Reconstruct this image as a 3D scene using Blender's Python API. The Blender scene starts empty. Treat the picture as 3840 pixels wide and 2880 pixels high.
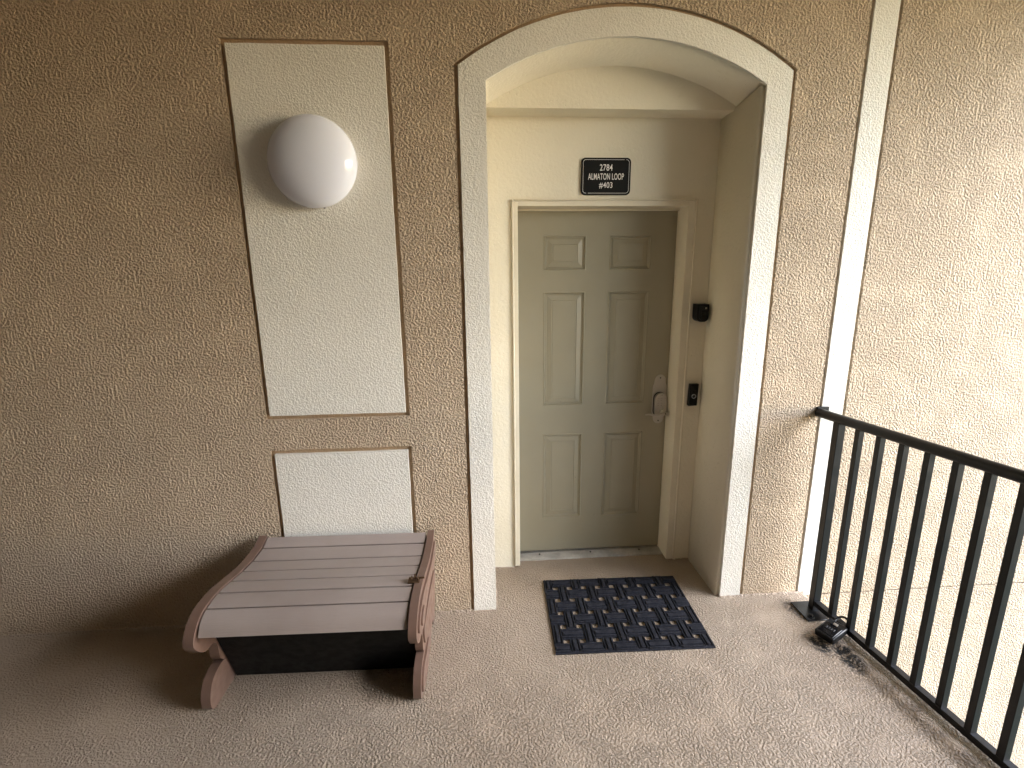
import bpy, bmesh, math, random
from mathutils import Vector, Matrix, noise as mn
random.seed(7)
S = bpy.context.scene
COL = S.collection

# ------------------------------------------------------------------ camera
RIGHT = Vector((0.99744, -0.07080, -0.010075))
UP = Vector((0.025582, 0.221696, 0.97478))
FWD = Vector((0.066781, 0.972542, -0.22294))
cd = bpy.data.cameras.new('camera')
cam = bpy.data.objects.new('camera', cd)
COL.objects.link(cam)
m = Matrix((RIGHT, UP, -FWD)).transposed().to_4x4()
m.translation = Vector((-0.2223, -2.3186, 1.7487))
cam.matrix_world = m
cd.sensor_width = 36.0
cd.lens = 1879.66 / 3840 * 36.0
cd.clip_start = 0.02
cd.clip_end = 3000
S.camera = cam

# ------------------------------------------------------------------ light
SUN_EL, SUN_AZ = math.radians(33), math.radians(109)      # azimuth measured from +Y towards +X
world = bpy.data.worlds.new('World')
S.world = world
world.use_nodes = True
wn = world.node_tree
sky = wn.nodes.new('ShaderNodeTexSky')
sky.sky_type = 'NISHITA'
sky.sun_disc = False
sky.sun_elevation = SUN_EL
sky.sun_rotation = SUN_AZ
sky.air_density = 1.0
sky.dust_density = 1.0
sky.ozone_density = 2.5
wn.links.new(sky.outputs[0], wn.nodes['Background'].inputs[0])
wn.nodes['Background'].inputs[1].default_value = 0.15
sd = bpy.data.lights.new('sun', 'SUN')
sd.energy = 0.5
sd.angle = math.radians(38)
sd.color = (0.83, 0.905, 1.0)
sun = bpy.data.objects.new('sun', sd)
COL.objects.link(sun)
sdir = Vector((math.sin(SUN_AZ) * math.cos(SUN_EL), math.cos(SUN_AZ) * math.cos(SUN_EL), math.sin(SUN_EL)))
sun.rotation_euler = sdir.to_track_quat('Z', 'Y').to_euler()
sun.location = (8, -4, 12)
S.view_settings.view_transform = 'Standard'
S.view_settings.look = 'None'
S.view_settings.gamma = 1.0
S.view_settings.use_curve_mapping = False
S.view_settings.exposure = 3.5
S.cycles.use_denoising = True
S.cycles.max_bounces = 7
S.cycles.diffuse_bounces = 5
S.cycles.sample_clamp_indirect = 8.0

# ------------------------------------------------------------------ helpers
def link(o, parent=None):
    COL.objects.link(o)
    if parent:
        o.parent = parent
    return o

def origin(parent):
    v = Vector((0, 0, 0))
    while parent:
        v += parent.location
        parent = parent.parent
    return v

def thing(name, label, cat, loc=(0, 0, 0), group=None):
    o = bpy.data.objects.new(name, None)
    o.empty_display_size = 0.1
    COL.objects.link(o)
    o.location = loc
    o['label'] = label
    o['category'] = cat
    if group:
        o['group'] = group
    return o

def put(name, me, mat, parent=None, bevel=0, seg=2, smooth=False, label=None):
    """me: mesh in world coordinates; becomes one object (child of parent)."""
    if isinstance(me, bmesh.types.BMesh):
        bm = me
        me = bpy.data.meshes.new(name)
        bm.to_mesh(me)
        bm.free()
    off = origin(parent)
    if off.length > 0:
        me.transform(Matrix.Translation(-off))
    me.materials.clear()
    me.materials.append(mat)
    if smooth:
        for p in me.polygons:
            p.use_smooth = True
    o = bpy.data.objects.new(name, me)
    link(o, parent)
    if bevel:
        b = o.modifiers.new('bevel', 'BEVEL')
        b.width = bevel
        b.segments = seg
        b.limit_method = 'ANGLE'
        b.angle_limit = math.radians(35)
        for p in me.polygons:
            p.use_smooth = True
        b.harden_normals = False
        me.set_sharp_from_angle(angle=math.radians(35))
    if label:
        o['label'] = label
    return o

def box(bm, x0, x1, y0, y1, z0, z1):
    vs = [bm.verts.new((x, y, z)) for z in (z0, z1) for y in (y0, y1) for x in (x0, x1)]
    for f in ((0, 2, 3, 1), (4, 5, 7, 6), (0, 1, 5, 4), (2, 6, 7, 3), (1, 3, 7, 5), (0, 4, 6, 2)):
        bm.faces.new([vs[i] for i in f])
    return vs

def boxm(*a):
    bm = bmesh.new()
    box(bm, *a)
    return bm

def fill2d(loops, y0, y1, name='shape'):
    """Fill closed loops of (x, z) (holes by nesting) and extrude between y0 and y1."""
    cu = bpy.data.curves.new(name, 'CURVE')
    cu.dimensions = '2D'
    cu.fill_mode = 'BOTH'
    cu.extrude = abs(y1 - y0) / 2
    for lp in loops:
        sp = cu.splines.new('POLY')
        sp.points.add(len(lp) - 1)
        for p, (x, z) in zip(sp.points, lp):
            p.co = (x, z, 0, 1)
        sp.use_cyclic_u = True
    o = bpy.data.objects.new(name, cu)
    COL.objects.link(o)
    dg = bpy.context.evaluated_depsgraph_get()
    me = bpy.data.meshes.new_from_object(o.evaluated_get(dg))
    bpy.data.objects.remove(o)
    bpy.data.curves.remove(cu)
    yc = (y0 + y1) / 2
    me.transform(Matrix(((1, 0, 0, 0), (0, 0, -1, yc), (0, 1, 0, 0), (0, 0, 0, 1))))
    bm = bmesh.new()
    bm.from_mesh(me)
    bmesh.ops.remove_doubles(bm, verts=bm.verts, dist=1e-5)
    bmesh.ops.recalc_face_normals(bm, faces=bm.faces)
    bm.to_mesh(me)
    bm.free()
    return me

def rect(x0, x1, z0, z1):
    return [(x0, z0), (x1, z0), (x1, z1), (x0, z1)]

def rrect(x0, x1, z0, z1, r, n=6):
    out = []
    for cx, cz, a in ((x1 - r, z0 + r, -90), (x1 - r, z1 - r, 0), (x0 + r, z1 - r, 90), (x0 + r, z0 + r, 180)):
        for i in range(n + 1):
            t = math.radians(a + 90 * i / n)
            out.append((cx + r * math.cos(t), cz + r * math.sin(t)))
    return out

def wob_line(x0, x1, n, amp, seed):
    return [(x0 + (x1 - x0) * i / n, amp * mn.noise((i * .7, seed, 0))) for i in range(n + 1)]

def wrect(x0, x1, z0, z1, amp=.0018, step=.03, seed=0):
    """rectangle whose edges waver by a few millimetres, like hand-trowelled render"""
    pts = []
    def edge(a, b, k):
        L = math.dist(a, b)
        n = max(2, int(L / step))
        nx, nz = -(b[1] - a[1]) / L, (b[0] - a[0]) / L
        for i in range(n):
            t = i / n
            w = amp * (mn.noise((t * L * 9, seed * 3.1 + k, 1.7)) + .7 * mn.noise((t * L * 31, seed + k, 8.3)))
            if i == 0:
                w = 0
            pts.append((a[0] + (b[0] - a[0]) * t + nx * w, a[1] + (b[1] - a[1]) * t + nz * w))
    c = rect(x0, x1, z0, z1)
    for k in range(4):
        edge(c[k], c[(k + 1) % 4], k)
    return pts

def tube(bm, pts, r, n=12, cap=True):
    """round tube along a polyline; r a number or a list"""
    rings = []
    k = len(pts)
    for i, p in enumerate(pts):
        p = Vector(p)
        a = Vector(pts[max(i - 1, 0)])
        b = Vector(pts[min(i + 1, k - 1)])
        t = (b - a).normalized()
        ref = Vector((0, 0, 1)) if abs(t.z) < .9 else Vector((1, 0, 0))
        u = t.cross(ref).normalized()
        v = t.cross(u)
        rr = r[i] if isinstance(r, (list, tuple)) else r
        rings.append([bm.verts.new(p + (u * math.cos(6.28319 * j / n) + v * math.sin(6.28319 * j / n)) * rr) for j in range(n)])
    for A, B in zip(rings, rings[1:]):
        for j in range(n):
            bm.faces.new((A[j], A[(j + 1) % n], B[(j + 1) % n], B[j]))
    if cap:
        bm.faces.new(rings[0])
        bm.faces.new(rings[-1])
    bmesh.ops.recalc_face_normals(bm, faces=bm.faces)

def crom(pts, n=6, closed=False):
    out = []
    k = len(pts)
    for i in range(k if closed else k - 1):
        P = [Vector(pts[(i + d) % k] if closed else pts[min(max(i + d, 0), k - 1)]) for d in (-1, 0, 1, 2)]
        for j in range(n):
            t = j / n
            out.append(.5 * ((2 * P[1]) + (P[2] - P[0]) * t + (2 * P[0] - 5 * P[1] + 4 * P[2] - P[3]) * t * t + (3 * P[1] - P[0] - 3 * P[2] + P[3]) * t ** 3))
    if not closed:
        out.append(Vector(pts[-1]))
    return out

def textmesh(body, size, x, z, y, thick=.0006, sx=.62, bold=.0, spacing=1.0):
    cu = bpy.data.curves.new('t', 'FONT')
    cu.body = body
    cu.size = size
    cu.align_x = 'CENTER'
    cu.align_y = 'CENTER'
    cu.extrude = thick / 2
    cu.offset = bold
    cu.space_character = spacing
    o = bpy.data.objects.new('t', cu)
    COL.objects.link(o)
    me = bpy.data.meshes.new_from_object(o.evaluated_get(bpy.context.evaluated_depsgraph_get()))
    bpy.data.objects.remove(o)
    bpy.data.curves.remove(cu)
    me.transform(Matrix(((sx, 0, 0, x), (0, 0, -1, y), (0, 1, 0, z), (0, 0, 0, 1))))
    return me

# ------------------------------------------------------------------ materials
class NT:
    def __init__(s, name):
        s.m = bpy.data.materials.new(name)
        s.m.use_nodes = True
        s.t = s.m.node_tree
        s.b = s.t.nodes['Principled BSDF']
        s.tc = s.t.nodes.new('ShaderNodeTexCoord').outputs['Object']
    def n(s, typ, **kw):
        nd = s.t.nodes.new('ShaderNode' + typ)
        for k, v in kw.items():
            if k in nd.inputs:
                nd.inputs[k].default_value = v
            else:
                setattr(nd, k, v)
        return nd
    def l(s, a, b):
        s.t.links.new(a, b)
    def noise(s, scale, detail=2.0, rough=.5, dist=0.0, vec=None):
        nd = s.n('TexNoise', Scale=scale, Detail=detail, Roughness=rough, Distortion=dist)
        s.l(vec or s.tc, nd.inputs['Vector'])
        return nd.outputs['Fac']
    def ramp(s, fac, lo, hi, a=0.0, b=1.0, smooth=True):
        nd = s.n('MapRange')
        nd.interpolation_type = 'SMOOTHSTEP' if smooth else 'LINEAR'
        nd.inputs['From Min'].default_value = lo
        nd.inputs['From Max'].default_value = hi
        nd.inputs['To Min'].default_value = a
        nd.inputs['To Max'].default_value = b
        s.l(fac, nd.inputs['Value'])
        return nd.outputs[0]
    def math(s, op, a, b=None):
        nd = s.n('Math', operation=op)
        for i, v in enumerate((a, b)):
            if v is None:
                continue
            if isinstance(v, (int, float)):
                nd.inputs[i].default_value = v
            else:
                s.l(v, nd.inputs[i])
        return nd.outputs[0]
    def mix(s, fac, a, b, mode='MIX'):
        nd = s.n('Mix', data_type='RGBA', blend_type=mode)
        for i, v in ((0, fac), (6, a), (7, b)):
            if isinstance(v, (int, float)):
                nd.inputs[i].default_value = v
            elif isinstance(v, tuple):
                nd.inputs[i].default_value = v if len(v) == 4 else v + (1,)
            else:
                s.l(v, nd.inputs[i])
        return nd.outputs[2]
    def bump(s, h, dist, strength=1.0, prev=None):
        nd = s.n('Bump', Distance=dist, Strength=strength)
        s.l(h, nd.inputs['Height'])
        if prev:
            s.l(prev, nd.inputs['Normal'])
        return nd.outputs[0]
    def out(s, col=None, rough=None, nrm=None, spec=None, metal=None, coat=None):
        for k, v in (('Base Color', col), ('Roughness', rough), ('Normal', nrm), ('Specular IOR Level', spec), ('Metallic', metal), ('Coat Weight', coat)):
            if v is None:
                continue
            if isinstance(v, tuple):
                s.b.inputs[k].default_value = v if len(v) == 4 else v + (1,)
            elif isinstance(v, (int, float)):
                s.b.inputs[k].default_value = v
            else:
                s.l(v, s.b.inputs[k])
        return s.m

def stucco(name, col, col2, scale=100.0, dist=.004, lo=.38, hi=.66, rough=.75, spec=.25):
    k = NT(name)
    h1 = k.ramp(k.noise(scale, 2.0, .55, 0.0), lo, hi)
    dens = k.ramp(k.noise(7.0, 1.0), .30, .55, .6, 1.0)
    nb = k.bump(k.math('MULTIPLY', h1, dens), dist)
    c = k.mix(k.ramp(k.noise(1.7, 3.0, .6), .35, .68), col, col2)
    return k.out(c, rough, nb, spec)

def smooth_paint(name, col, col2, scale=150.0, dist=.0012, pits=True, rough=.6):
    k = NT(name)
    h = k.ramp(k.noise(scale, 3.0, .6), .25, .75)
    nb = k.bump(h, dist)
    if pits:
        p = k.ramp(k.noise(95.0, 1.0), .70, .76, 0.0, -1.0)
        nb = k.bump(p, .0025, 1.0, nb)
    nb = k.bump(k.noise(7.0, 3.0), .006, .5, nb)
    c = k.mix(k.ramp(k.noise(2.3, 4.0, .6), .35, .7), col, col2)
    c = k.mix(k.ramp(k.noise(30.0, 5.0, .7), .60, .80, 0, .18), c, tuple(x * .72 for x in col))
    return k.out(c, rough, nb, .3)

M = {}
M['wall'] = stucco('tan_stucco', (.52, .405, .285), (.555, .435, .31), 99.0, .0088, .36, .66)
M['floor'] = None
M['cream'] = smooth_paint('cream_render', (.77, .735, .655), (.73, .695, .615), 130.0, .0022)
M['reveal'] = smooth_paint('cream_paint_smooth', (.77, .71, .575), (.74, .68, .545), 60.0, .0010)
M['far_wall'] = stucco('dark_tan_stucco', (.34, .28, .215), (.37, .31, .24), 98.0, .0055)
M['groove'] = stucco('groove_paint', (.40, .275, .165), (.44, .31, .19), 120.0, .0015)

def floor_mat():
    k = NT('textured_floor_coating')
    h1 = k.ramp(k.noise(108.0, 2.0, .55, 0.0), .36, .65)
    dens = k.ramp(k.noise(6.0, 2.0), .30, .56, .45, 1.0)
    nb = k.bump(k.math('MULTIPLY', h1, dens), .0064)
    c = k.mix(k.ramp(k.noise(1.3, 5.0, .6), .33, .7), (.355, .277, .204), (.395, .314, .236))
    c = k.mix(k.ramp(k.noise(9.0, 5.0, .7), .58, .8, 0, .35), c, (.33, .25, .19))
    # mildew and dirt that has collected beside the railing foot and under the key safe
    sep = k.n('SeparateXYZ')
    k.l(k.tc, sep.inputs[0])
    x, y = sep.outputs[0], sep.outputs[1]
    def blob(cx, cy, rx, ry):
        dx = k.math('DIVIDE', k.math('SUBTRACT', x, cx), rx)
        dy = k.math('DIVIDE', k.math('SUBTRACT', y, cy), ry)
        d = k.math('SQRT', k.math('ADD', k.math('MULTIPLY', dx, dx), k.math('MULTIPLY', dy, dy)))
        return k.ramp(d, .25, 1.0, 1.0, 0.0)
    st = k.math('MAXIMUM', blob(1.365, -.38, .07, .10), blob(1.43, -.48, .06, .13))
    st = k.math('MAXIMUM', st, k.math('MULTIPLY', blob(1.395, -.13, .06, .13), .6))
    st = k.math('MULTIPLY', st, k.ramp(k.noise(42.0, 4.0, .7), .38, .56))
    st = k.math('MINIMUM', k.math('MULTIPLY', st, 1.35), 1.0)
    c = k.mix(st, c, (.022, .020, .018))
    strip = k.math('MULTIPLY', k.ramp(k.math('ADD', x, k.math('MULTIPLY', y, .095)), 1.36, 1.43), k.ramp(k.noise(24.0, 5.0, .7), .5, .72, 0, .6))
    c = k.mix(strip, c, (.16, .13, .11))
    return k.out(c, .68, nb, .3)
M['floor'] = floor_mat()

def plain(name, col, rough=.5, spec=.5, metal=0.0, nscale=40.0, ndist=.0004, var=.12, coat=0):
    k = NT(name)
    c = k.mix(k.ramp(k.noise(6.0, 5.0, .65), .3, .72), tuple(x * (1 - var) for x in col), tuple(min(1, x * (1 + var)) for x in col))
    r = k.ramp(k.noise(22.0, 4.0, .6), .3, .7, max(.02, rough - .08), rough + .08)
    nb = k.bump(k.noise(nscale, 3.0, .6), ndist)
    return k.out(c, r, nb, spec, metal, coat)

def door_mat():
    k = NT('olive_door_paint')
    c = k.mix(k.ramp(k.noise(1.6, 4.0, .6), .3, .7), (.30, .268, .190), (.33, .295, .212))
    mp = k.n('Mapping')
    mp.inputs['Scale'].default_value = (3.0, 3.0, 60.0)
    mp.inputs['Rotation'].default_value = (0, math.radians(14), 0)
    k.l(k.tc, mp.inputs[0])
    scr = k.ramp(k.noise(1.5, 5.0, .7, 0, mp.outputs[0]), .66, .74, 0, .30)
    low = k.n('SeparateXYZ')
    k.l(k.tc, low.inputs[0])
    scr = k.math('MULTIPLY', scr, k.ramp(k.noise(2.2, 3.0), .48, .68))
    c = k.mix(scr, c, (.17, .145, .10))
    spots = k.ramp(k.noise(55.0, 2.0), .74, .78, 0, .5)
    c = k.mix(spots, c, (.17, .15, .11))
    nb = k.bump(k.noise(300.0, 2.0), .00025)
    nb = k.bump(k.noise(14.0, 2.0), .0012, .5, nb)
    return k.out(c, k.ramp(k.noise(12.0, 4.0), .3, .7, .36, .5), nb, .45)
M['door'] = door_mat()
M['frame'] = smooth_paint('frame_paint', (.72, .655, .52), (.68, .615, .485), 40.0, .0006, False, .45)
M['black'] = plain('black_powder_coat', (.006, .006, .0068), .36, .35, 0, 320.0, .0004)
M['black_plastic'] = plain('black_plastic', (.006, .006, .007), .42, .3, 0, 500.0, .0002)
M['black_gloss'] = plain('black_gloss_plastic', (.003, .003, .004), .2, .25)
M['steel'] = plain('satin_nickel', (.50, .455, .40), .36, .5, .6, 200.0, .0001, .05)
M['dark_hole'] = plain('dark_screw_and_shadow_gap', (.02, .018, .016), .6)
M['plate'] = plain('satin_nickel_plate', (.47, .43, .375), .42, .5, .5, 200.0, .0001, .05)
M['alu'] = plain('weathered_threshold', (.50, .47, .42), .5, .5, .35, 90.0, .0006, .3)
M['slat'] = None
M['brown'] = plain('brown_moulded_plastic', (.142, .086, .064), .36, .5, 0, 25.0, .0004, .08)
M['bin'] = plain('black_bin_plastic', (.0035, .0035, .0038), .5, .15, 0, 240.0, .0005, .2)
M['bronze'] = plain('bronze_latch', (.14, .085, .05), .4, .5, .8)
M['opal'] = None
M['sign'] = plain('black_sign_face', (.005, .005, .0055), .45, .2, 0, 300.0, .0002)
M['sign_line'] = plain('white_sign_lettering', (.80, .78, .76), .5)
M['ring'] = plain('pale_button_ring', (.55, .56, .58), .35)
M['concrete'] = plain('outdoor_lawn', (.09, .10, .055), .85, .2, 0, 30.0, .004)
M['ceil'] = plain('ceiling_paint', (.64, .58, .49), .8, .2, 0, 70.0, .003)

def slat_mat():
    k = NT('taupe_slat_plastic')
    mp = k.n('Mapping')
    mp.inputs['Scale'].default_value = (4.0, 60.0, 60.0)
    k.l(k.tc, mp.inputs[0])
    grain = k.noise(6.0, 4.0, .65, .3, mp.outputs[0])
    c = k.mix(k.ramp(k.noise(3.0, 4.0, .6), .3, .7), (.275, .222, .195), (.31, .255, .225))
    c = k.mix(k.ramp(grain, .5, .8, 0, .25), c, (.22, .175, .15))
    c = k.mix(k.ramp(k.noise(40.0, 5.0, .7), .66, .78, 0, .35), c, (.40, .35, .31))
    nb = k.bump(grain, .0008)
    return k.out(c, .5, nb, .4)
M['slat'] = slat_mat()

def rubber():
    k = NT('black_mat_rubber')
    c = k.mix(k.ramp(k.noise(60.0, 4.0, .7), .35, .7), (.009, .0095, .014), (.022, .023, .031))
    dust = k.ramp(k.noise(210.0, 2.0), .745, .78, 0, .8)
    c = k.mix(dust, c, (.28, .24, .20))
    nb = k.bump(k.noise(420.0, 2.0), .0012)
    nb = k.bump(k.noise(60.0, 2.0), .002, .6, nb)
    return k.out(c, .72, nb, .22)
M['rubber'] = rubber()

k = NT('opal_glass')
k.b.inputs['Subsurface Weight'].default_value = .25
k.b.inputs['Subsurface Radius'].default_value = (.03, .03, .03)
M['opal'] = k.out((.73, .745, .83), .06, None, .5)

# ------------------------------------------------------------------ ground, floor slab, ceiling
def kind(o, v):
    o['kind'] = v
    return o

kind(put('ground', boxm(-60, 80, -80, 60, -9.3, -9.0), M['concrete']), 'structure')

def edge_x(y):            # outer edge of the walkway slab and line of the railing
    return 1.483 - .095 * y

# walkway slab: fine grid where the camera looks, so its skin can dip and swell a little
bm = bmesh.new()
YB = -4.6
xs = [-6.0 + i * .3 for i in range(14)] + [-2.0 + i * .05 for i in range(60)]
ys = [0.46 - i * .04 for i in range(46)] + [-1.5 - i * .31 for i in range(11)]
XL = -6.0
cols = 150
grid = []
for y in ys:
    xe = edge_x(y) + .055
    row = []
    for i in range(cols + 1):
        t = i / cols
        x = XL + (xe - XL) * (1 - (1 - t) ** 2.0)
        z = .0025 * mn.noise((x * 3.1, y * 3.1, 2.0)) + .0015 * mn.noise((x * 11, y * 11, 5.0))
        d = xe - x
        if d < .03:
            z -= .012 * (1 - d / .03) ** 2
        lip = min(1, max(0, (.175 - d) / .05)) * min(1, max(0, (-.27 - y) / .10))
        lip = lip * lip * (3 - 2 * lip)
        z += lip * (.022 + .004 * mn.noise((x * 3, y * 9, 9.0)))
        row.append(bm.verts.new((x, y, z)))
    grid.append(row)
for A, B in zip(grid, grid[1:]):
    for i in range(cols):
        bm.faces.new((A[i], B[i], B[i + 1], A[i + 1]))
lowr = [bm.verts.new((r[-1].co.x, r[-1].co.y, -.22)) for r in grid]
lowl = [bm.verts.new((r[0].co.x, r[0].co.y, -.22)) for r in grid]
for i in range(len(grid) - 1):
    bm.faces.new((grid[i][-1], grid[i + 1][-1], lowr[i + 1], lowr[i]))
    bm.faces.new((lowr[i], lowr[i + 1], lowl[i + 1], lowl[i]))
bmesh.ops.recalc_face_normals(bm, faces=bm.faces)
floor = kind(put('floor', bm, M['floor'], smooth=True), 'structure')
floor.data.set_sharp_from_angle(angle=math.radians(40))

# uneven bead of floor coating where it was brushed up against wall, trim and recess
def bead(path, out, seed):
    bm = bmesh.new()
    prev = None
    n = 0
    for a, b in zip(path, path[1:]):
        L = math.dist(a, b)
        k = max(2, int(L / .012))
        for i in range(k + 1):
            t = i / k
            x, y = a[0] + (b[0] - a[0]) * t, a[1] + (b[1] - a[1]) * t
            s = n * .012
            h = .007 + .006 * mn.noise((s * 22, seed, 0)) + .004 * mn.noise((s * 70, seed, 3))
            w = .009 + .007 * mn.noise((s * 26, seed, 7)) + .004 * mn.noise((s * 60, seed, 9))
            h, w = max(h, .002), max(w, .003)
            ring = [bm.verts.new((x - out[0] * .004, y - out[1] * .004, h)), bm.verts.new((x + out[0] * .002, y + out[1] * .002, h)),
                    bm.verts.new((x + out[0] * w * .6, y + out[1] * w * .6, h * .55)), bm.verts.new((x + out[0] * w * 1.5, y + out[1] * w * 1.5, -.003))]
            if prev:
                for q in range(3):
                    bm.faces.new((prev[q], prev[q + 1], ring[q + 1], ring[q]))
            prev = ring
            n += 1
    bmesh.ops.recalc_face_normals(bm, faces=bm.faces)
    return bm

TL, TIL, TIR, TR = -.2737, -.1599, 1.0562, 1.168
DT, DWL, DD = .234, .368, .500
put('floor_coating_edge', bead([(-6, 0), (TL - .005, 0)], (0, -1), 1), M['floor'], floor, smooth=True)
put('floor_coating_edge', bead([(1.20, 0), (1.53, 0)], (0, -1), 2), M['floor'], floor, smooth=True)
put('floor_coating_edge', bead([(TIR, -.003), (1.215, -.003)], (0, -1), 8), M['floor'], floor, smooth=True)
put('floor_coating_edge', bead([(TIR, .005), (TIR, DWL)], (-1, 0), 3), M['floor'], floor, smooth=True)
put('floor_coating_edge', bead([(TIL, .005), (TIL, DWL)], (1, 0), 4), M['floor'], floor, smooth=True)
put('floor_coating_edge', bead([(TIL, DWL), (-.03, DWL)], (0, -1), 5), M['floor'], floor, smooth=True)
put('floor_coating_edge', bead([(.955, DWL), (TIR, DWL)], (0, -1), 6), M['floor'], floor, smooth=True)

CEIL_X = 3.5
kind(put('ceiling', boxm(-6.0, CEIL_X, -4.6, 1.2, 3.05, 3.35), M['ceil']), 'structure')

# ------------------------------------------------------------------ main wall
wall = thing('stucco_wall', 'tan textured stucco wall with cream panels and arched door recess', 'wall', (0, 0, 0))
ZJ = -.018
WX0, WX1 = -6.0, 4.4
GW = .019                                     # width of the groove round panels and trim
CXA, CZA = (TL + TR) / 2, 1.535               # both arcs of the surround share this centre
def arc(r, x0, x1, n=40, dz=0.0, amp=0.0, seed=0):
    a0 = math.acos((x0 - CXA) / r)
    a1 = math.acos((x1 - CXA) / r)
    out = []
    for i in range(n + 1):
        a = a0 + (a1 - a0) * i / n
        rr = r + (amp * (mn.noise((a * 12, seed, 0)) + .6 * mn.noise((a * 45, seed, 4))) if 0 < i < n else 0)
        out.append((CXA + rr * math.cos(a), CZA + rr * math.sin(a) + dz))
    return out
RO, RI = 1.263, 1.155
def wobv(x, z0, z1, amp, seed, step=.03):
    n = max(2, int(abs(z1 - z0) / step))
    return [(x + amp * (mn.noise((i * .35, seed, 2)) + .6 * mn.noise((i * 1.1, seed, 6))) if 0 < i < n else x, z0 + (z1 - z0) * i / n) for i in range(n + 1)]

def arch_loop(grow, zbot, amp, seed):
    r = RO + grow
    x0, x1 = TL - grow, TR + grow
    a = arc(r, x0, x1, 48, 0, amp, seed)
    left = wobv(x0, zbot, a[0][1], amp, seed + 1)
    right = wobv(x1, a[-1][1], zbot, amp, seed + 2)
    return left[:-1] + a + right[1:]

PX0, PX1 = -1.194, -.570
P1 = (PX0, PX1, 1.0935, 2.6376)
P2 = (PX0, PX1, .18, .9037)
BX0, BX1 = 1.497, 1.6125
BG = .011
g = GW
holes = [wrect(P1[0] - g, P1[1] + g, P1[2] - g, P1[3] + g, .0022, .025, 1),
         wrect(P2[0] - g, P2[1] + g, P2[2] - g, P2[3] + g, .0022, .025, 2)]
# the field is made of three sheets: left of the arch opening reaches the floor, so the outline is one loop
al = arch_loop(.016, ZJ, .002, 11)
Z1 = 3.05
outer_left = [(WX0, ZJ)] + al + [(BX0 - BG, ZJ)] + wobv(BX0 - BG, ZJ, Z1, .0012, 21)[1:] + [(WX0, Z1)]
put('wall_face', fill2d([outer_left] + holes, 0.0, .05), M['wall'], wall, bevel=.004)
outer_right = wobv(BX1 + BG, Z1, ZJ, .0012, 22) + [(WX1, ZJ), (WX1, Z1)]
put('wall_face', fill2d([outer_right], 0.0, .05), M['wall'], wall, bevel=.004)
put('wall_face_below_slab', fill2d([rect(WX0, WX1, -9.0, ZJ - .006)], 0.001, .05), M['wall'], wall, bevel=.002)
# floor of the grooves: a sheet 13 mm behind the face, open behind the arch
ab = arch_loop(-.05, -9.0, 0, 0)
put('groove_floor', fill2d([[(WX0, -9.0), ab[0]] + ab[1:] + [(WX1, -9.0), (WX1, Z1), (WX0, Z1)]], .013, .045), M['groove'], wall)
for P, sd_ in ((P1, 5), (P2, 6)):
    put('panel', fill2d([wrect(P[0], P[1], P[2], P[3], .0016, .03, sd_)], -.003, .03), M['cream'], wall, bevel=.004)
put('trim_strip', fill2d([wobv(BX0, ZJ, Z1, .0008, 31) + wobv(BX1, Z1, ZJ, .0008, 32)], -.002, .03), M['cream'], wall, bevel=.003)

# arched surround, its face 3 mm proud
ao = arch_loop(0, -.01, .0014, 41)
ai = arc(RI, TIL, TIR, 48)
inner = [(TIL, -.01)] + ai + [(TIR, -.01)]
put('arch_trim', fill2d([ao + inner[::-1]], -.003, .012), M['cream'], wall, bevel=.003)
# reveal: sides and arched soffit, the soffit falling towards the back
bm = bmesh.new()
def strip(A, B):
    va = [bm.verts.new(p) for p in A]
    vb = [bm.verts.new(p) for p in B]
    for i in range(len(A) - 1):
        bm.faces.new((va[i], va[i + 1], vb[i + 1], vb[i]))
N = 48
for i0, i1 in ((0, 1),):
    A = [(x, .0125, z) for x, z in ai]
    Bk = [(x, .60, z - .028 * .60 / DT) for x, z in ai]
    strip(A, Bk)
zs = ai[0][1]
strip([(TIL, .0125, -.01), (TIL, .0125, zs)], [(TIL, .6, -.01), (TIL, .6, zs - .028 * .6 / DT)])
strip([(TIR, .0125, zs), (TIR, .0125, -.01)], [(TIR, .6, zs - .028 * .6 / DT), (TIR, .6, -.01)])
bmesh.ops.remove_doubles(bm, verts=bm.verts, dist=1e-5)
bmesh.ops.recalc_face_normals(bm, faces=bm.faces)
rv = put('reveal', bm, M['reveal'], wall, smooth=True)
rv.data.set_sharp_from_angle(angle=math.radians(20))
sl = rv.modifiers.new('thick', 'SOLIDIFY')
sl.thickness = .02
sl.offset = 0
sl.offset = 1.0

# header (tympanum) and the wall the door sits in
hd = put('header', fill2d([[(TIL - .03, 2.481), (TIR + .03, 2.481), (TIR + .03, 2.8), (TIL - .03, 2.8)]], DT, .62), M['reveal'], wall, bevel=.003)
OX0, OX1, OZ = -.0, .895, 2.062                # clear opening of the frame
CW = .033                                      # width of the casing face left and top
door_wall = [(TIL - .03, -.01), (OX0 - CW, -.01), (OX0 - CW, OZ + .036), (OX1 + .05, OZ + .036), (OX1 + .05, -.01), (TIR + .03, -.01), (TIR + .03, 2.50), (TIL - .03, 2.50)]
put('recess_wall', fill2d([door_wall], DWL, DWL + .10), M['reveal'], wall, bevel=.003)
put('wall_core', boxm(WX0, WX1, .62, 1.0, -9.0, 3.05), M['groove'], wall)

# unseen walls behind and beside the camera, placed and darkened to cut fill light
back = thing('unseen_walkway_wall', 'unseen dark tan wall across the walkway, extended to shade the floor', 'wall', (-1.5, -2.9, 0))
put('wall_face', boxm(-6.0, 3.0, -3.1, -2.9, -9.0, 3.05), M['far_wall'], back)
end = thing('unseen_end_wall', 'unseen dark tan wall closing the walkway end to keep the left dark', 'wall', (-6.0, -2.3, 0))
put('wall_face', boxm(-6.2, -6.0, -4.8, .02, -.22, 3.05), M['far_wall'], end)

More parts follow.
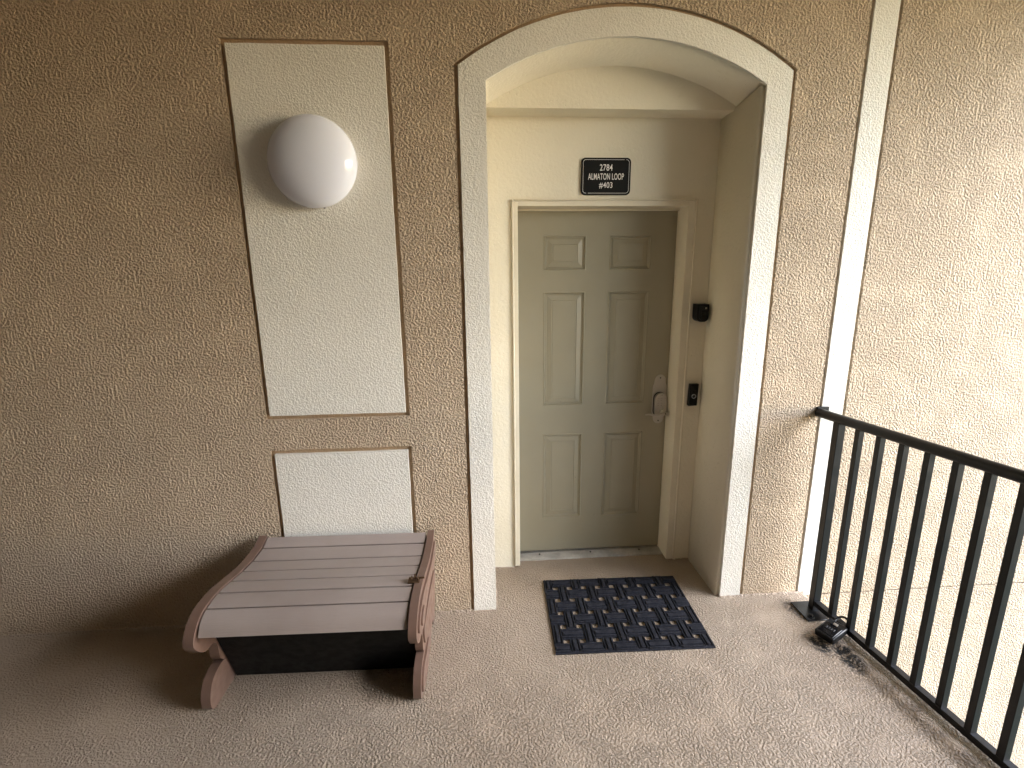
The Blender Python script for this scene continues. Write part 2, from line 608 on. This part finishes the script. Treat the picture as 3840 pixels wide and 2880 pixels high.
# ------------------------------------------------------------------ door frame and door
fr = thing('door_frame', 'cream painted frame with moulded casing around the olive door', 'door frame', (.447, DWL, 0))
bx0, bx1, bz = OX0 - CW + .001, OX1 + .049, OZ + .035
def casing_side(x0, x1, z1, name):
    o = put(name, boxm(x0, x1, DWL - .011, DWL + .02, .012, z1), M['frame'], fr, bevel=.002)
    return o
def bx_(name, a, mat='frame', bevel=.0015):
    return put(name, boxm(*a), M[mat], fr, bevel=bevel)
# casing: flat board plus a thinner bead along its outer edge
bx_('casing', (bx0 + .011, OX0, DWL - .006, DD + .03, .015, bz - .0105))
bx_('casing', (OX1, bx1 - .013, DWL - .006, DD + .03, .010, bz - .0105))
bx_('casing', (OX0 + .0005, OX1 - .0005, DWL - .006, DD + .03, OZ, bz - .0105))
bx_('casing_bead', (bx0, bx0 + .0105, DWL - .013, DWL + .02, .015, bz), bevel=.004)
bx_('casing_bead', (bx1 - .0125, bx1, DWL - .013, DWL + .02, .010, bz), bevel=.004)
bx_('casing_bead', (bx0 + .011, bx1 - .013, DWL - .0135, DWL + .02, bz - .010, bz - .0003), bevel=.004)
# stop the door closes against
bx_('door_stop', (OX0 + .0002, OX0 + .008, DD - .030, DD - .004, .03, OZ - .0005))
bx_('door_stop', (OX0 + .009, OX1 - .003, DD - .030, DD - .004, OZ - .011, OZ - .0005))
# threshold: ribbed aluminium bar with three screws
bm = bmesh.new()
box(bm, OX0 + .001, OX1 - .001, .432, .53, -.005, .012)
for i in range(5):
    y = .439 + i * .0105
    box(bm, OX0 + .002, OX1 - .002, y, y + .006, .0115, .016 + .0012 * i)
th = put('threshold', bm, M['alu'], fr, bevel=.0012)
for x in (.13, .45, .76):
    bm = bmesh.new()
    tube(bm, [(x, .466, .019), (x, .466, .0225)], .0055, 10)
    put('screw', bm, M['dark_hole'], th)

dr = thing('entry_door', 'olive green six panel entry door with keypad lever lock', 'door', (.447, DD, .025))
DX0, DX1, DZ0, DZ1 = .003, .892, .026, 2.054
cols_ = ((.153, .388), (.520, .755))
rows_ = ((1.740, 1.926), (.965, 1.623), (.248, .790))
prects = [(a, b, c, d) for (a, b) in cols_ for (c, d) in rows_]
put('door_slab', fill2d([rect(DX0, DX1, DZ0, DZ1)] + [rect(*q) for q in prects], DD, DD + .044), M['door'], dr)
prof = [(0, 0), (.0025, -.0028), (.006, -.0028), (.009, .0025), (.011, .0055), (.013, .0055), (.0145, .0035), (.019, .0075), (.045, .0015), (.0465, .0015), (.0485, .0035), (.0505, .0035), (.052, .0018)]
for (a, b, c, d) in prects:
    bm = bmesh.new()
    prev = None
    for ins, dep in prof:
        ring = [bm.verts.new((x, DD + dep, z)) for x, z in ((a + ins, c + ins), (b - ins, c + ins), (b - ins, d - ins), (a + ins, d - ins))]
        if prev:
            for q in range(4):
                bm.faces.new((prev[q], prev[(q + 1) % 4], ring[(q + 1) % 4], ring[q]))
        prev = ring
    bm.faces.new(prev)
    bmesh.ops.recalc_face_normals(bm, faces=bm.faces)
    put('door_panel', bm, M['door'], dr)

# lock plate, keypad body, buttons, lever
def plate_outline():
    xc, w = .847, .042
    pts = [(xc - w, .93), (xc - w, 1.062), (xc - w + .002, 1.075), (xc - w + .008, 1.085)]
    for i in range(11):
        t = math.pi * (1 - i / 10)
        pts.append((xc + .033 * math.cos(t), 1.102 + .036 * math.sin(t)))
    pts += [(xc + w - .008, 1.085), (xc + w - .002, 1.075), (xc + w, 1.062), (xc + w, .915), (xc + w - .002, .902), (xc + w - .008, .892)]
    for i in range(11):
        t = -math.pi * i / 10
        pts.append((xc + .033 * math.cos(t), .874 + .036 * math.sin(t)))
    pts += [(xc - w + .008, .892), (xc - w + .002, .902), (xc - w, .915)]
    return pts
pl = put('lock_plate', fill2d([plate_outline()], DD - .004, DD - .0002), M['plate'], dr, bevel=.0012)
for z in (1.118, .856):
    bm = bmesh.new()
    tube(bm, [(.847, DD - .0052, z), (.847, DD - .0035, z)], .0045, 10)
    put('screw', bm, M['dark_hole'], pl)
kx, kz0, kz1 = .850, .884, 1.030
def stadium(x, z0, z1, r, n=10):
    out = []
    for i in range(n + 1):
        t = math.pi * (1 - i / n)
        out.append((x + r * math.cos(t), z1 - r + r * math.sin(t)))
    for i in range(n + 1):
        t = -math.pi * i / n
        out.append((x + r * math.cos(t), z0 + r + r * math.sin(t)))
    return out
put('keypad_shadow_gap', fill2d([stadium(kx - .002, kz0 - .003, kz1 + .003, .0385)], DD - .010, DD - .0038), M['dark_hole'], pl)  # dark sheet added behind the keypad, standing in for a shadow outline
kb = put('keypad', fill2d([stadium(kx, kz0, kz1, .036)], DD - .030, DD - .004), M['steel'], dr, bevel=.006, seg=3)
for r in range(4):
    for c in range(3):
        x, z = kx - .019 + c * .019, .996 - r * .0145
        put('button', boxm(x - .0065, x + .0065, DD - .0335, DD - .029, z - .0047, z + .0047), M['steel'], kb, bevel=.0018)
bm = bmesh.new()
bmesh.ops.create_uvsphere(bm, u_segments=16, v_segments=8, radius=.009, matrix=Matrix.Translation((kx, DD - .030, 1.014)) @ Matrix.Diagonal((1, .3, .6, 1)))
put('emblem_button', bm, M['steel'], kb, smooth=True)
lev = bmesh.new()
tube(lev, [(kx + .006, DD - .028, .918), (kx + .006, DD - .062, .918)], [.017, .013], 16)
lp_ = crom([(kx + .030, DD - .060, .916), (kx + .010, DD - .066, .917), (kx - .018, DD - .066, .908), (kx - .045, DD - .064, .906), (kx - .075, DD - .060, .913), (kx - .10, DD - .052, .909)], 5)
rad = [.0125 - .008 * (i / (len(lp_) - 1)) ** .8 for i in range(len(lp_))]
tube(lev, lp_, rad, 12)
lv = put('lever', lev, M['steel'], dr, smooth=True)
bm = bmesh.new()
tube(bm, [(kx + .012, DD - .080, .918), (kx + .012, DD - .076, .918)], .0035, 10)
put('keyhole', bm, M['dark_hole'], lv)

# ------------------------------------------------------------------ address sign
sx0, sx1, sz0, sz1 = .3235, .5785, 2.1148, 2.2928
sg = thing('address_sign', 'black address plaque with white lettering above the door', 'sign', ((sx0 + sx1) / 2, DWL, sz0))
sb = put('sign_board', fill2d([rrect(sx0, sx1, sz0, sz1, .021)], DWL - .010, DWL - .0015), M['sign'], sg, bevel=.0015)
bo, bw = .0085, .0016
ringo = rrect(sx0 + bo, sx1 - bo, sz0 + bo, sz1 - bo, .015)
ringi = rrect(sx0 + bo + bw, sx1 - bo - bw, sz0 + bo + bw, sz1 - bo - bw, .0135)
put('border_line', fill2d([ringo, ringi], DWL - .0106, DWL - .0098), M['sign_line'], sg)
for x, z in ((sx1 - .031, sz1 - bo - .0008), (sx0 + .031, sz0 + bo + .0008)):
    bm = bmesh.new()
    tube(bm, [(x, DWL - .0135, z), (x, DWL - .0095, z)], .0042, 12)
    put('rivet', bm, M['sign'], sg)
xm = (sx0 + sx1) / 2
for txt, z, s in (('2784', 2.2465, .043), ('ALMATON LOOP', 2.2035, .043), ('#403', 2.1615, .043)):
    w = {'2784': .0655, 'ALMATON LOOP': .184, '#403': .069}[txt]
    me = textmesh(txt, s, 0, 0, 0, .0008, 1.0, .0003, 1.06)
    xsv = [v.co.x for v in me.vertices]
    zsv = [v.co.z for v in me.vertices]
    kx_ = w / (max(xsv) - min(xsv))
    kz_ = .0305 / (max(zsv) - min(zsv))
    cx_, cz_ = (max(xsv) + min(xsv)) / 2, (max(zsv) + min(zsv)) / 2
    for v in me.vertices:
        v.co = (xm + (v.co.x - cx_) * kx_, DWL - .0104 + v.co.y, z + (v.co.z - cz_) * kz_)
    put('lettering', me, M['sign_line'], sg)

# ------------------------------------------------------------------ doorbell and key safe beside the door
db = thing('doorbell', 'slim black video doorbell with pale ring button beside the door', 'doorbell', (.988, DWL, .985))
bm = bmesh.new()
vs = box(bm, .963, 1.014, DWL - .024, DWL - .0002, .985, 1.111)
for v in vs:
    if v.co.y < DWL - .01 and v.co.x < .98:
        v.co.y -= .006
    v.co.x -= (1.111 - v.co.z) * .03
body = put('doorbell_body', bm, M['black_gloss'], db, bevel=.003)
rm = bmesh.new()
bmesh.ops.create_circle(rm, segments=6, radius=.001)
rm.clear()
R1, R2 = .0125, .0098
pts1 = [(.9855 + R1 * math.cos(2 * math.pi * i / 28), 1.041 + R1 * math.sin(2 * math.pi * i / 28)) for i in range(28)]
pts2 = [(.9855 + R2 * math.cos(2 * math.pi * i / 28), 1.041 + R2 * math.sin(2 * math.pi * i / 28)) for i in range(28)]
rm.free()
put('button_ring', fill2d([pts1, pts2], DWL - .0310, DWL - .0262), M['ring'], db)
bm = bmesh.new()
tube(bm, [(.9855, DWL - .0305, 1.041), (.9855, DWL - .026, 1.041)], .0090, 20)
put('button', bm, M['black_plastic'], db)
bm = bmesh.new()
tube(bm, [(.989, DWL - .0298, 1.074), (.989, DWL - .026, 1.074)], .0045, 14)
put('camera_lens', bm, M['black_plastic'], db)
put('logo', boxm(.975, .988, DWL - .0308, DWL - .028, .9945, .9975), M['black_plastic'], db)

ks = thing('key_safe', 'stubby black key lockbox with rounded bottom on the recess wall', 'lockbox', (.995, DWL, 1.45))
def keysafe(x0, x1, z0, z1, r):
    out = [(x0, z1), (x0, z0 + r)]
    for i in range(9):
        t = math.pi * (1 + .5 * i / 8)
        out.append((x0 + r + r * math.cos(t), z0 + r + r * math.sin(t)))
    for i in range(9):
        t = math.pi * (1.5 + .5 * i / 8)
        out.append((x1 - r + r * math.cos(t), z0 + r + r * math.sin(t)))
    out += [(x1, z1)]
    return out
put('safe_body', fill2d([keysafe(.957, 1.022, 1.462, 1.556, .026)], DWL - .058, DWL - .0003), M['black_plastic'], ks, bevel=.004)
cv = put('safe_cover', fill2d([keysafe(.968, 1.016, 1.470, 1.548, .022)], DWL - .064, DWL - .056), M['black_plastic'], ks, bevel=.003)
put('release_tab', boxm(.998, 1.007, DWL - .0665, DWL - .062, 1.531, 1.541), M['steel'], ks, bevel=.001)
for i in range(4):
    put('dial', boxm(.982, 1.002, DWL - .0665, DWL - .062, 1.483 + i * .011, 1.491 + i * .011), M['black_gloss'], ks, bevel=.0015)

# ------------------------------------------------------------------ wall lamp
LC = (-.884, 0, 2.190)
lamp = thing('wall_lamp', 'round white opal glass wall light on the tall cream panel', 'wall lamp', (LC[0], -.003, LC[2]))
def lathe(profile, c, n=64):
    bm = bmesh.new()
    rings = []
    for r, d in profile:
        rings.append([bm.verts.new((c[0] + r * math.cos(2 * math.pi * i / n), -d, c[2] + r * math.sin(2 * math.pi * i / n))) for i in range(n)] if r > 1e-6 else [bm.verts.new((c[0], -d, c[2]))])
    for A, B in zip(rings, rings[1:]):
        for i in range(n):
            if len(B) == 1:
                bm.faces.new((A[i], A[(i + 1) % n], B[0]))
            else:
                bm.faces.new((A[i], A[(i + 1) % n], B[(i + 1) % n], B[i]))
    bmesh.ops.recalc_face_normals(bm, faces=bm.faces)
    return bm
Rl, Dl = .182, .125
pf = [(.145, .008), (.160, .012), (.174, .020)]
for i in range(0, 19):
    t = math.pi / 2 * i / 18
    pf.append((Rl * math.cos(t) ** .92 if i < 18 else 0, .036 + (Dl - .036) * math.sin(t)))
put('glass_globe', lathe(pf, LC), M['opal'], lamp, smooth=True)
put('mounting_pan', lathe([(.145, .0032), (.145, .012), (.0, .0125)], LC, 40), M['steel'], lamp)
bm = bmesh.new()
tube(bm, [(LC[0] + .03, -.03, LC[2] - .168), (LC[0] + .03, -.03, LC[2] - .182)], .004, 8)
put('retaining_screw', bm, M['dark_hole'], lamp)

# ------------------------------------------------------------------ door mat
mat_o = thing('door_mat', 'black rubber basket weave door mat lying before the threshold', 'door mat', (0, 0, 0))
MW, MD = .758, .568
mat_o.location = (.1176, .2179, .0022)
mat_o.rotation_euler = (0, 0, -.0245)
ex, px_ = .0615, .0794
ey = .0785
py_ = (MD - 2 * ey) / 4
hx = [ex + px_ * i for i in range(9)]
hy = [ey + py_ * j for j in range(5)]
def local(name, me, material, parent):
    if isinstance(me, bmesh.types.BMesh):
        bm = me
        me = bpy.data.meshes.new(name)
        bm.to_mesh(me)
        bm.free()
    me.materials.clear()
    me.materials.append(material)
    o = bpy.data.objects.new(name, me)
    link(o, parent)
    return o
hw, hh = .0140, .0145
loops = [rrect(0, MW, -MD, 0, .004, 3)] + [rrect(x - hw, x + hw, -y - hh, -y + hh, .005, 3) for x in hx for y in hy]
base = fill2d(loops, -.0016, .0016)
base.transform(Matrix(((1, 0, 0, 0), (0, 0, 1, 0), (0, -1, 0, 0.0016), (0, 0, 0, 1))))
# fill2d stands the sheet up; lay it back down
bb = [v.co.copy() for v in base.vertices]
for v, c in zip(base.vertices, bb):
    v.co = (c.x, -c.z + .0 if False else c.y, c.z)
base_o = local('mat_base', base, M['rubber'], mat_o)

def bar_mesh(L, w, along_y, seed, name):
    bm = bmesh.new()
    def rounded(x0, x1, y0, y1, z0, z1, c=.0014):
        vs = box(bm, x0, x1, y0, y1, z0, z1)
        for v in vs[4:]:
            v.co.x += c if v.co.x < (x0 + x1) / 2 else -c
            v.co.y += c if v.co.y < (y0 + y1) / 2 else -c
    s = w / 2
    for a, b, h, dl in ((-s, -s + w * .15, .0068, .0), (-s + w * .28, s - w * .28, .0076, -.004), (s - w * .15, s, .0068, .0)):
        if along_y:
            rounded(a, b, -L / 2 - dl, L / 2 + dl, .0008, h)
        else:
            rounded(-L / 2 - dl, L / 2 + dl, a, b, .0008, h)
    me = bpy.data.meshes.new(name)
    bm.to_mesh(me)
    bm.free()
    me.materials.append(M['rubber'])
    return me
xe = [0] + hx + [MW]
ye = [0] + hy + [MD]
VB = bar_mesh(py_ + 2 * hh - .002, .050, True, 1, 'vertical_bar')
HB = bar_mesh(px_ + 2 * hw + .006, .056, False, 2, 'horizontal_bar')
cache = {}
for j in range(6):
    for i in range(10):
        x0, x1, y0, y1 = xe[i], xe[i + 1], ye[j], ye[j + 1]
        vert = (i + j) % 2 == 0
        if vert:
            a = y0 - hh * .9 if j > 0 else .002
            b = y1 + hh * .9 if j < 5 else MD - .012
            w = .046 if 0 < i < 9 else .041
            cx = (x0 + x1) / 2 if 0 < i < 9 else (x1 - hw - w / 2 - .001 if i == 0 else x0 + hw + w / 2 + .001)
            key = ('v', round(b - a, 4), w)
            if key not in cache:
                cache[key] = bar_mesh(b - a, w, True, 1, 'woven_bar')
            loc = (cx, -(a + b) / 2, .0023)
        else:
            a = x0 - hw * .5 + .0 if i > 0 else .002
            b = x1 + hw * .5 if i < 9 else MW - .002
            a2 = a - .007 if i > 0 else a
            b2 = b + .007 if i < 9 else b
            w = .060 if 0 < j < 5 else .054
            cy = (y0 + y1) / 2 if 0 < j < 5 else (y1 - hh - w / 2 - .002 if j == 0 else y0 + hh + w / 2 + .002)
            key = ('h', round(b2 - a2, 4), w)
            if key not in cache:
                cache[key] = bar_mesh(b2 - a2, w, False, 1, 'woven_bar')
            loc = ((a2 + b2) / 2, -cy, .0023)
        o = bpy.data.objects.new('woven_bar', cache[key])
        link(o, mat_o)
        o.location = loc

# ------------------------------------------------------------------ storage bench
bench = thing('storage_bench', 'taupe slatted storage bench with brown scrolled sides against the wall', 'storage bench', (-1.265, -.03, 0))
BW = .772                                     # between the side panels
seat_pts = [(-.004, .492), (-.062, .470), (-.165, .466), (-.258, .476), (-.353, .493), (-.452, .508), (-.543, .503), (-.594, .480), (-.620, .437)]
jn = [0, 1, 2, 3, 4, 5, 6, 8]
SP = 10
curve = [Vector((a, b)) for a, b in [tuple(v) for v in crom([(0, a, b) for a, b in seat_pts], SP)] ] if False else [Vector((v.y, v.z)) for v in crom([(0, a, b) for a, b in seat_pts], SP)]
def nrm(i):
    a, b = curve[max(i - 1, 0)], curve[min(i + 1, len(curve) - 1)]
    t = (b - a).normalized()
    return Vector((t.y, -t.x)) if Vector((t.y, -t.x)).y > 0 else Vector((-t.y, t.x))
def bput(name, bm, mat, parent=bench, bevel=0, seg=2, smooth=False):
    bmesh.ops.recalc_face_normals(bm, faces=bm.faces)
    me = bpy.data.meshes.new(name)
    bm.to_mesh(me)
    bm.free()
    me.materials.append(mat)
    o = bpy.data.objects.new(name, me)
    link(o, parent)
    if bevel:
        b = o.modifiers.new('bevel', 'BEVEL')
        b.width = bevel
        b.segments = seg
        b.limit_method = 'ANGLE'
        b.angle_limit = math.radians(38)
    if bevel or smooth:
        for p in me.polygons:
            p.use_smooth = True
        me.set_sharp_from_angle(angle=math.radians(38))
    return o
for s in range(7):
    i0, i1 = jn[s] * SP, jn[s + 1] * SP
    ids = list(range(i0, i1 + 1))
    top = []
    for i in ids:
        n_ = nrm(i)
        p = curve[i]
        if s > 0 and i == i0:
            p = p + (curve[i + 1] - p) * .36 - n_ * .0032
        if s < 6 and i == i1:
            p = p + (curve[i - 1] - p) * .30 - n_ * .0010
        top.append(p)
    bot = [p - nrm(i) * .016 for p, i in zip(top, ids)]
    loop = top + bot[::-1]
    bm = bmesh.new()
    dx = .0022 * (s % 2)
    L_ = [bm.verts.new((.004, p.x, p.y)) for p in loop]
    R_ = [bm.verts.new((BW - .006 + dx * .3, p.x, p.y)) for p in loop]
    k_ = len(loop)
    for i in range(k_):
        bm.faces.new((L_[i], L_[(i + 1) % k_], R_[(i + 1) % k_], R_[i]))
    bm.faces.new(L_)
    bm.faces.new(R_)
    bput('slat', bm, M['slat'], smooth=True)
# tray under the slats closes the joints
bm = bmesh.new()
ids = range(2, len(curve) - 3)
A = [curve[i] - nrm(i) * .0135 for i in ids]
Bq = [curve[i] - nrm(i) * .03 for i in ids]
loop = A + Bq[::-1]
L_ = [bm.verts.new((.003, p.x, p.y)) for p in loop]
R_ = [bm.verts.new((BW - .003, p.x, p.y)) for p in loop]
for i in range(len(loop)):
    bm.faces.new((L_[i], L_[(i + 1) % len(loop)], R_[(i + 1) % len(loop)], R_[i]))
bm.faces.new(L_)
bm.faces.new(R_)
bput('lid_tray', bm, M['brown'])

panel_pts = [(.006, .498), (-.062, .476), (-.165, .471), (-.258, .481), (-.353, .498), (-.452, .513), (-.545, .509), (-.600, .486), (-.628, .445), (-.630, .405), (-.605, .368)]
panel_front = [(-.605, .368), (-.575, .338), (-.540, .318), (-.505, .315), (-.478, .300), (-.462, .262), (-.452, .215), (-.430, .180), (-.405, .165)]
panel_leg = [(-.405, .165), (-.435, .172), (-.475, .166), (-.508, .145), (-.524, .105), (-.526, .060), (-.516, .022), (-.492, .0)]
outline = [(v.y, v.z) for v in crom([(0, a, b) for a, b in panel_pts], 5)][:-1] + [(v.y, v.z) for v in crom([(0, a, b) for a, b in panel_front], 4)][:-1] + [(v.y, v.z) for v in crom([(0, a, b) for a, b in panel_leg], 4)]
outline += [(-.16, 0), (-.13, .05), (-.07, .05), (-.04, 0), (.012, 0), (.018, .12), (.006, .30), (.010, .44)]
def prism_x(pts, x0, x1, shear, bevel, name, parent=bench, mat='brown'):
    """closed (y, z) outline extruded along x, leaning by `shear` at the floor"""
    me = fill2d([[(a, b) for a, b in pts]], x0, x1)
    bm = bmesh.new()
    bm.from_mesh(me)
    for v in bm.verts:
        yy, xx, zz = v.co.x, v.co.y, v.co.z
        v.co = (xx - shear * max(0, .48 - zz) / .48, yy, zz)
    return bput(name, bm, M[mat], parent, bevel, 3)
pL = prism_x(outline, -.040, -.002, .058, .005, 'side_panel')
pR = prism_x(outline, BW + .002, BW + .034, .020, .005, 'side_panel')
# raised scrollwork on the outer face of the right side
def relief(pts, xo, shear, name, parent, d=.010):
    return prism_x(pts, xo, xo + d, shear, .006, name, parent)
def shrink(pts, d):
    c = Vector((sum(p[0] for p in pts) / len(pts), sum(p[1] for p in pts) / len(pts)))
    out = []
    for p in pts:
        v = Vector(p) - c
        out.append(tuple(c + v * max(.1, 1 - d / max(v.length, 1e-4))))
    return out
def loop2(pts, n=5):
    return [(v.y, v.z) for v in crom([(0, a, b) for a, b in pts], n, True)]
upper = loop2([(-.02, .455), (-.165, .440), (-.30, .456), (-.452, .482), (-.545, .476), (-.592, .446), (-.597, .405), (-.565, .375), (-.52, .352), (-.46, .335), (-.40, .36), (-.28, .375), (-.12, .37), (-.02, .38)])
mid = loop2([(-.455, .30), (-.435, .235), (-.40, .195), (-.33, .18), (-.20, .19), (-.08, .20), (-.03, .26), (-.06, .32), (-.2, .335), (-.36, .33)])
leg = loop2([(-.40, .135), (-.46, .140), (-.497, .110), (-.503, .065), (-.49, .03), (-.44, .018), (-.36, .022), (-.28, .05), (-.26, .10), (-.31, .14)])
boss = loop2([(-.54, .45), (-.565, .42), (-.545, .392), (-.505, .385), (-.475, .41), (-.49, .445)])
for sh in (upper, mid, leg):
    relief(sh, BW + .032, .020, 'scroll_relief', pR)
relief(boss, BW + .040, .020, 'scroll_relief', pR, .009)
for sh in (upper, mid, leg):
    prism_x(sh, -.050, -.038, .058, .006, 'scroll_relief', pL)

# black bin hanging between the sides, its front raked back to the floor
bm = bmesh.new()
x0, x1 = -.004, BW + .000
fr_t, fr_b = (-.492, .345), (-.327, .004)
P = [(fr_t[0], fr_t[1]), (fr_b[0], fr_b[1]), (-.03, .004), (-.02, .40), (-.40, .42), (-.50, .43)]
def shx(z, s):
    return -s * max(0, .48 - z) / .48
L_ = [bm.verts.new((x0 + shx(z, .050), y, z)) for y, z in P]
R_ = [bm.verts.new((x1 + shx(z, .018), y, z)) for y, z in P]
for i in range(len(P)):
    bm.faces.new((L_[i], L_[(i + 1) % len(P)], R_[(i + 1) % len(P)], R_[i]))
bm.faces.new(L_)
bm.faces.new(R_)
bput('storage_bin', bm, M['bin'], bevel=.004)
# small bolt latch on the right rim
lx, ly, lz = BW - .012, -.420, .512
bm = bmesh.new()
box(bm, lx - .014, lx + .034, ly - .022, ly + .018, lz - .004, lz + .002)
lt = bput('latch', bm, M['bronze'], bevel=.001)
bm = bmesh.new()
tube(bm, [(lx - .010, ly, lz + .008), (lx + .052, ly, lz + .009)], .0042, 10)
bput('bolt', bm, M['bronze'], lt, smooth=True)
bm = bmesh.new()
for xx in (lx - .004, lx + .022):
    box(bm, xx, xx + .007, ly - .010, ly + .010, lz + .0015, lz + .0135)
bput('keeper', bm, M['bronze'], lt, bevel=.002)
bm = bmesh.new()
tube(bm, [(lx + .012, ly, lz + .008), (lx + .013, ly + .004, lz + .024)], .003, 8)
bput('bolt_knob', bm, M['bronze'], lt)
bench.rotation_euler = (0, 0, math.radians(-1.4))

# ------------------------------------------------------------------ railing
rl = thing('railing', 'black metal railing of square pickets along the walkway edge', 'railing', (1.49, -.14, 0))
def rx(y):
    return edge_x(y)
def ztop(y):
    return 1.031 - .034 * y
YE = -2.35
bm = bmesh.new()
tube(bm, [(rx(-.004), -.004, ztop(0)), (rx(-.004 - .5), -.504, ztop(-.5)), (rx(YE), YE, ztop(YE))], .0225, 20)
put('handrail', bm, M['black'], rl, smooth=True).data.set_sharp_from_angle(angle=math.radians(50))
put('wall_bracket', boxm(rx(0) - .012, rx(0) + .05, -.010, -.001, ztop(0) + .0, ztop(0) + .030), M['black'], rl, bevel=.001)
def sq(y, w, z0, z1, dz0=None):
    bm = bmesh.new()
    x = rx(y)
    box(bm, x - w / 2, x + w / 2, y - w / 2, y + w / 2, z0, z1)
    return bm
ZB0, ZB1 = .032, .060
# bottom rail, skewed along the slab edge
bm = bmesh.new()
y0, y1 = -.158, YE
vs = box(bm, -.016, .016, 0, 1, ZB0, ZB1)
for v in vs:
    t = v.co.y
    y = y0 + (y1 - y0) * t
    v.co = (rx(y) + v.co.x, y, v.co.z)
bmesh.ops.recalc_face_normals(bm, faces=bm.faces)
put('bottom_rail', bm, M['black'], rl, bevel=.002)
put('post', sq(-.140, .038, .006, ztop(-.14) - .014), M['black'], rl, bevel=.002)
y = -.140
ty = -.140
pickets = []
for i in range(1, 21):
    y = -.146 - .1092 * i
    if y < YE:
        break
    put('picket', sq(y, .0265, ZB1 - .006, ztop(y) - .015), M['black'], rl, bevel=.0015)
bp = put('base_plate', boxm(1.405, 1.515, -.232, -.085, .0015, .0085), M['black'], rl, bevel=.0015)
bm = bmesh.new()
tube(bm, [(1.437, -.205, .008), (1.437, -.205, .012)], .017, 18)
tube(bm, [(1.437, -.205, .012), (1.437, -.205, .022)], .0095, 6)
put('anchor_bolt', bm, M['black'], rl, bevel=.001)

# ------------------------------------------------------------------ key box chained to the railing foot
kbx = thing('padlock_key_box', 'black shackled key box hanging from the foot of the railing', 'lockbox', (1.44, -.355, .02))
rotm = Matrix.Translation((1.437, -.352, .044)) @ Matrix.Rotation(math.radians(24), 4, 'Z') @ Matrix.Rotation(math.radians(-9), 4, 'Y')
def kput(name, bm, mat, parent=None, bevel=0):
    bm.transform(rotm)
    return put(name, bm, mat, parent or kbx, bevel=bevel)
bdy = kput('box_body', boxm(-.064, .056, -.044, .044, -.017, .017), M['black_plastic'], bevel=.005)
kput('box_door', boxm(-.054, .024, -.036, .036, .015, .0195), M['black_gloss'], None, .003)
for i in range(4):
    kput('dial', boxm(-.022, -.004, -.020 + i * .011, -.012 + i * .011, .0195, .0225), M['black_plastic'], None, .0015)
kput('release_tab', boxm(.024, .038, -.010, .010, .0175, .0205), M['steel'], None, .001)
bm = bmesh.new()
tube(bm, crom([(.045, -.022, 0), (.075, -.024, .004), (.100, -.018, .012), (.108, 0, .016), (.100, .018, .012), (.075, .024, .004), (.045, .022, 0)], 4), .0055, 10)
kput('shackle', bm, M['black_plastic'])
